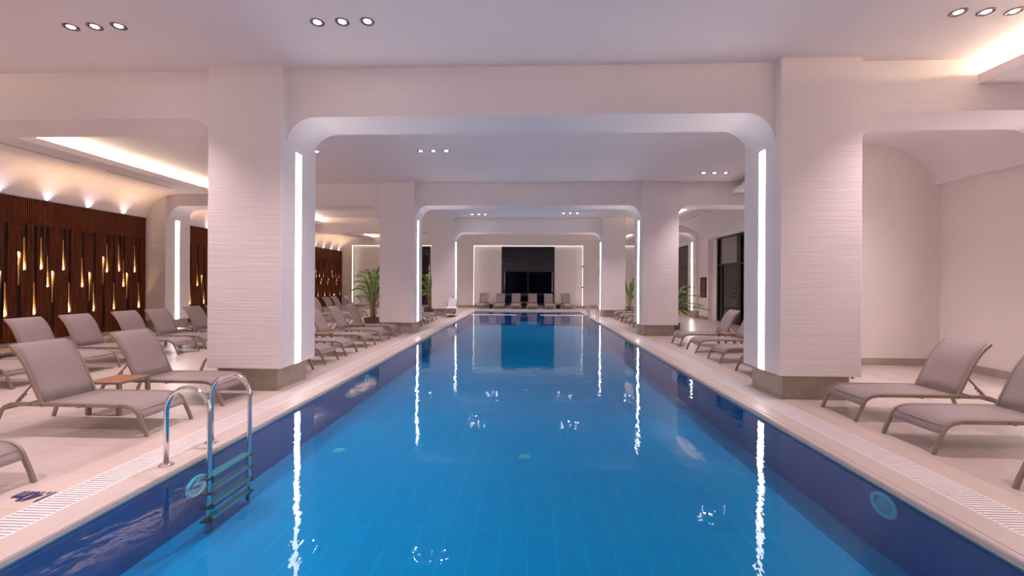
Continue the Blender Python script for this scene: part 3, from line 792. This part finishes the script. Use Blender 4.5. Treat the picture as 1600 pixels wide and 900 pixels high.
# ------------------------------------------------------------------ potted palms
def palm(x, y, label, seed, hgt=2.1, nf=16, pw=.27, ph=.25, spread=1.0, lean=0):
    rnd = random.Random(seed)
    root = empty('potted_palm', (x, y, 0), rnd.uniform(-.2, .2)); tag(root, label, 'potted palm', 'potted palms')
    p = MB(); p.loft([[(sx*s_, sy*s_, z) for sx, sy in ((-1,-1),(1,-1),(1,1),(-1,1))] for s_, z in ((pw*.92, 0), (pw, ph), (pw*.9, ph), (pw*.88, ph-.03))], True, True)
    pl = p.build('planter', M['planter'], root)
    s = MB(); s.lathe([(pw*.86, ph-.028), (pw*.5, ph-.015), (.001, ph-.012)], (0, 0, 0), 12, cap=False); s.build('soil', M['soil'], pl)
    stems = MB(); fol = MB()
    for i in range(nf):
        az = 2*PI*(i*.381966)+rnd.uniform(-.3, .3); r0 = rnd.uniform(.02, .12)
        b0 = Vector((math.cos(az)*r0, math.sin(az)*r0, ph-.03))
        inner = i / nf
        H_ = hgt*(1.0-.52*inner)*rnd.uniform(.92, 1.05); out = spread*(.34+.50*inner)*rnd.uniform(.85, 1.15)
        d = Vector((math.cos(az), math.sin(az), 0)); pts = []
        n = 14
        for k in range(n+1):
            t = k/n
            z = ph + (H_-ph)*(1-(1-t)**1.9) - .30*out*max(0, t-.6)**1.4*2.0
            rr = r0 + out*(t**2.1)
            pts.append(Vector((d.x*rr + lean*t, d.y*rr, z)))
        pts[0].z = ph-.03
        stems.tube(pts, [.013*(1-t/n)+.003 for t in range(n+1)], 6)
        side = Vector((-d.y, d.x, 0))
        nl = 34
        for k in range(nl):
            t = .38+.62*k/(nl-1); fi = t*n; a = min(int(fi), n-1); P = pts[a].lerp(pts[a+1], fi-a)
            tg = (pts[a+1]-pts[a]).normalized()
            L = (.34*math.sin(PI*min(1, (1-t)*1.15+.22)))*rnd.uniform(.85, 1.1)*hgt/2.1+.05
            for sg in (-1, 1):
                dr = (tg*.75 + side*sg*.85 + Vector((0, 0, .12))).normalized()
                nrm = dr.cross(side*sg).normalized() if abs(dr.dot(side)) < .98 else Vector((0, 0, 1))
                wv = dr.cross(Vector((0, 0, 1))).normalized(); w0 = .017
                mid = P + dr*L*.45 + Vector((0, 0, .01)); tip = P + dr*L + Vector((0, 0, -L*.28))
                fol.add([P, mid+wv*w0+Vector((0, 0, .005)), tip, mid-wv*w0+Vector((0, 0, .005)), mid-Vector((0, 0, .004))], [(0, 1, 4), (0, 4, 3), (1, 2, 4), (4, 2, 3)])
    stems.build('stem', M['stem'], root)
    fol.build('foliage', M['leaf'], root)
    return root
palm(-6.35, 17.1, 'tall areca palm in a low dark planter behind the second poolside column', 3, 2.35, 17)
palm(-5.80, 24.6, 'areca palm in a dark planter between second and third columns, before the dark window', 11, 2.35, 16)
palm(5.33, 16.2, 'low spreading palm reaching out from behind the window-side column', 5, 1.6, 16, spread=1.5, lean=.15)
palm(5.55, 23.6, 'small palm showing beside the third window-side column', 8, 2.0, 12)

# ------------------------------------------------------------------ pool lift chair and extinguisher
root = empty('pool_lift', (-3.80, 20.9, 0)); tag(root, 'white pool lift chair with armrests at the pool edge', 'pool lift')
b = MB(); b.rbox(-.22, .22, -.1, .45, 0, .05, .02); b.build('base', M['chrome'], root)
b = MB(); b.tube([(0, .36, .04), (0, .36, .95), (0, .30, 1.02), (0, .18, 1.02)], .035, 12); b.build('mast', M['chrome'], root)
b = MB(); b.loft([[(-.22*w_, y, z), (.22*w_, y, z), (.22*w_, y, z+.05), (-.22*w_, y, z+.05)] for w_, y, z in ((.9, -.30, .42), (1, -.24, .46), (1.05, .10, .45), (1.0, .14, .46))], True, True, smooth=False); b.build('seat', M['white_plastic'], root)
b = MB(); b.loft([[(-.2*w_, y, z), (.2*w_, y, z), (.2*w_, y+.05, z), (-.2*w_, y+.05, z)] for w_, y, z in ((1.05, .10, .46), (1.08, .14, .65), (1.0, .18, .84), (.75, .20, .92))], True, True); b.build('backrest', M['white_plastic'], root)
for s in (-1, 1):
    b = MB(); b.tube([(s*.27, .18, .50), (s*.28, .17, .68), (s*.28, .10, .72), (s*.28, -.18, .72), (s*.27, -.22, .68), (s*.25, -.2, .5)], .02, 10); b.build('armrest', M['chrome'], root)
    b = MB(); b.tube([(s*.22, -.22, .45), (s*.22, -.26, .22), (s*.22, -.34, .16)], .014, 8); b.build('footrest_arm', M['chrome'], root)
b = MB(); b.rbox(-.2, .2, -.48, -.32, .13, .16, .01); b.build('footrest', M['white_plastic'], root)
b = MB(); b.tube([(.2, -.1, .42), (.16, -.22, .2), (.05, -.3, .06), (-.18, -.32, .03)], .03, 10); b.build('arm_actuator', M['black'], root)
root = empty('fire_extinguisher', (-5.19, 15.28, 0)); tag(root, 'small red extinguisher peeking from behind the second poolside column', 'fire extinguisher')
b = MB(); b.lathe([(.001, 0), (.07, 0), (.075, .02), (.075, .34), (.06, .40), (.025, .43), (.02, .46), (.001, .46)], (0, 0, 0), 20); b.build('cylinder_body', M['red'], root)
b = MB(); b.tube([(0, 0, .45), (0, 0, .50), (.06, 0, .52)], .012, 8); b.build('valve', M['black'], root)
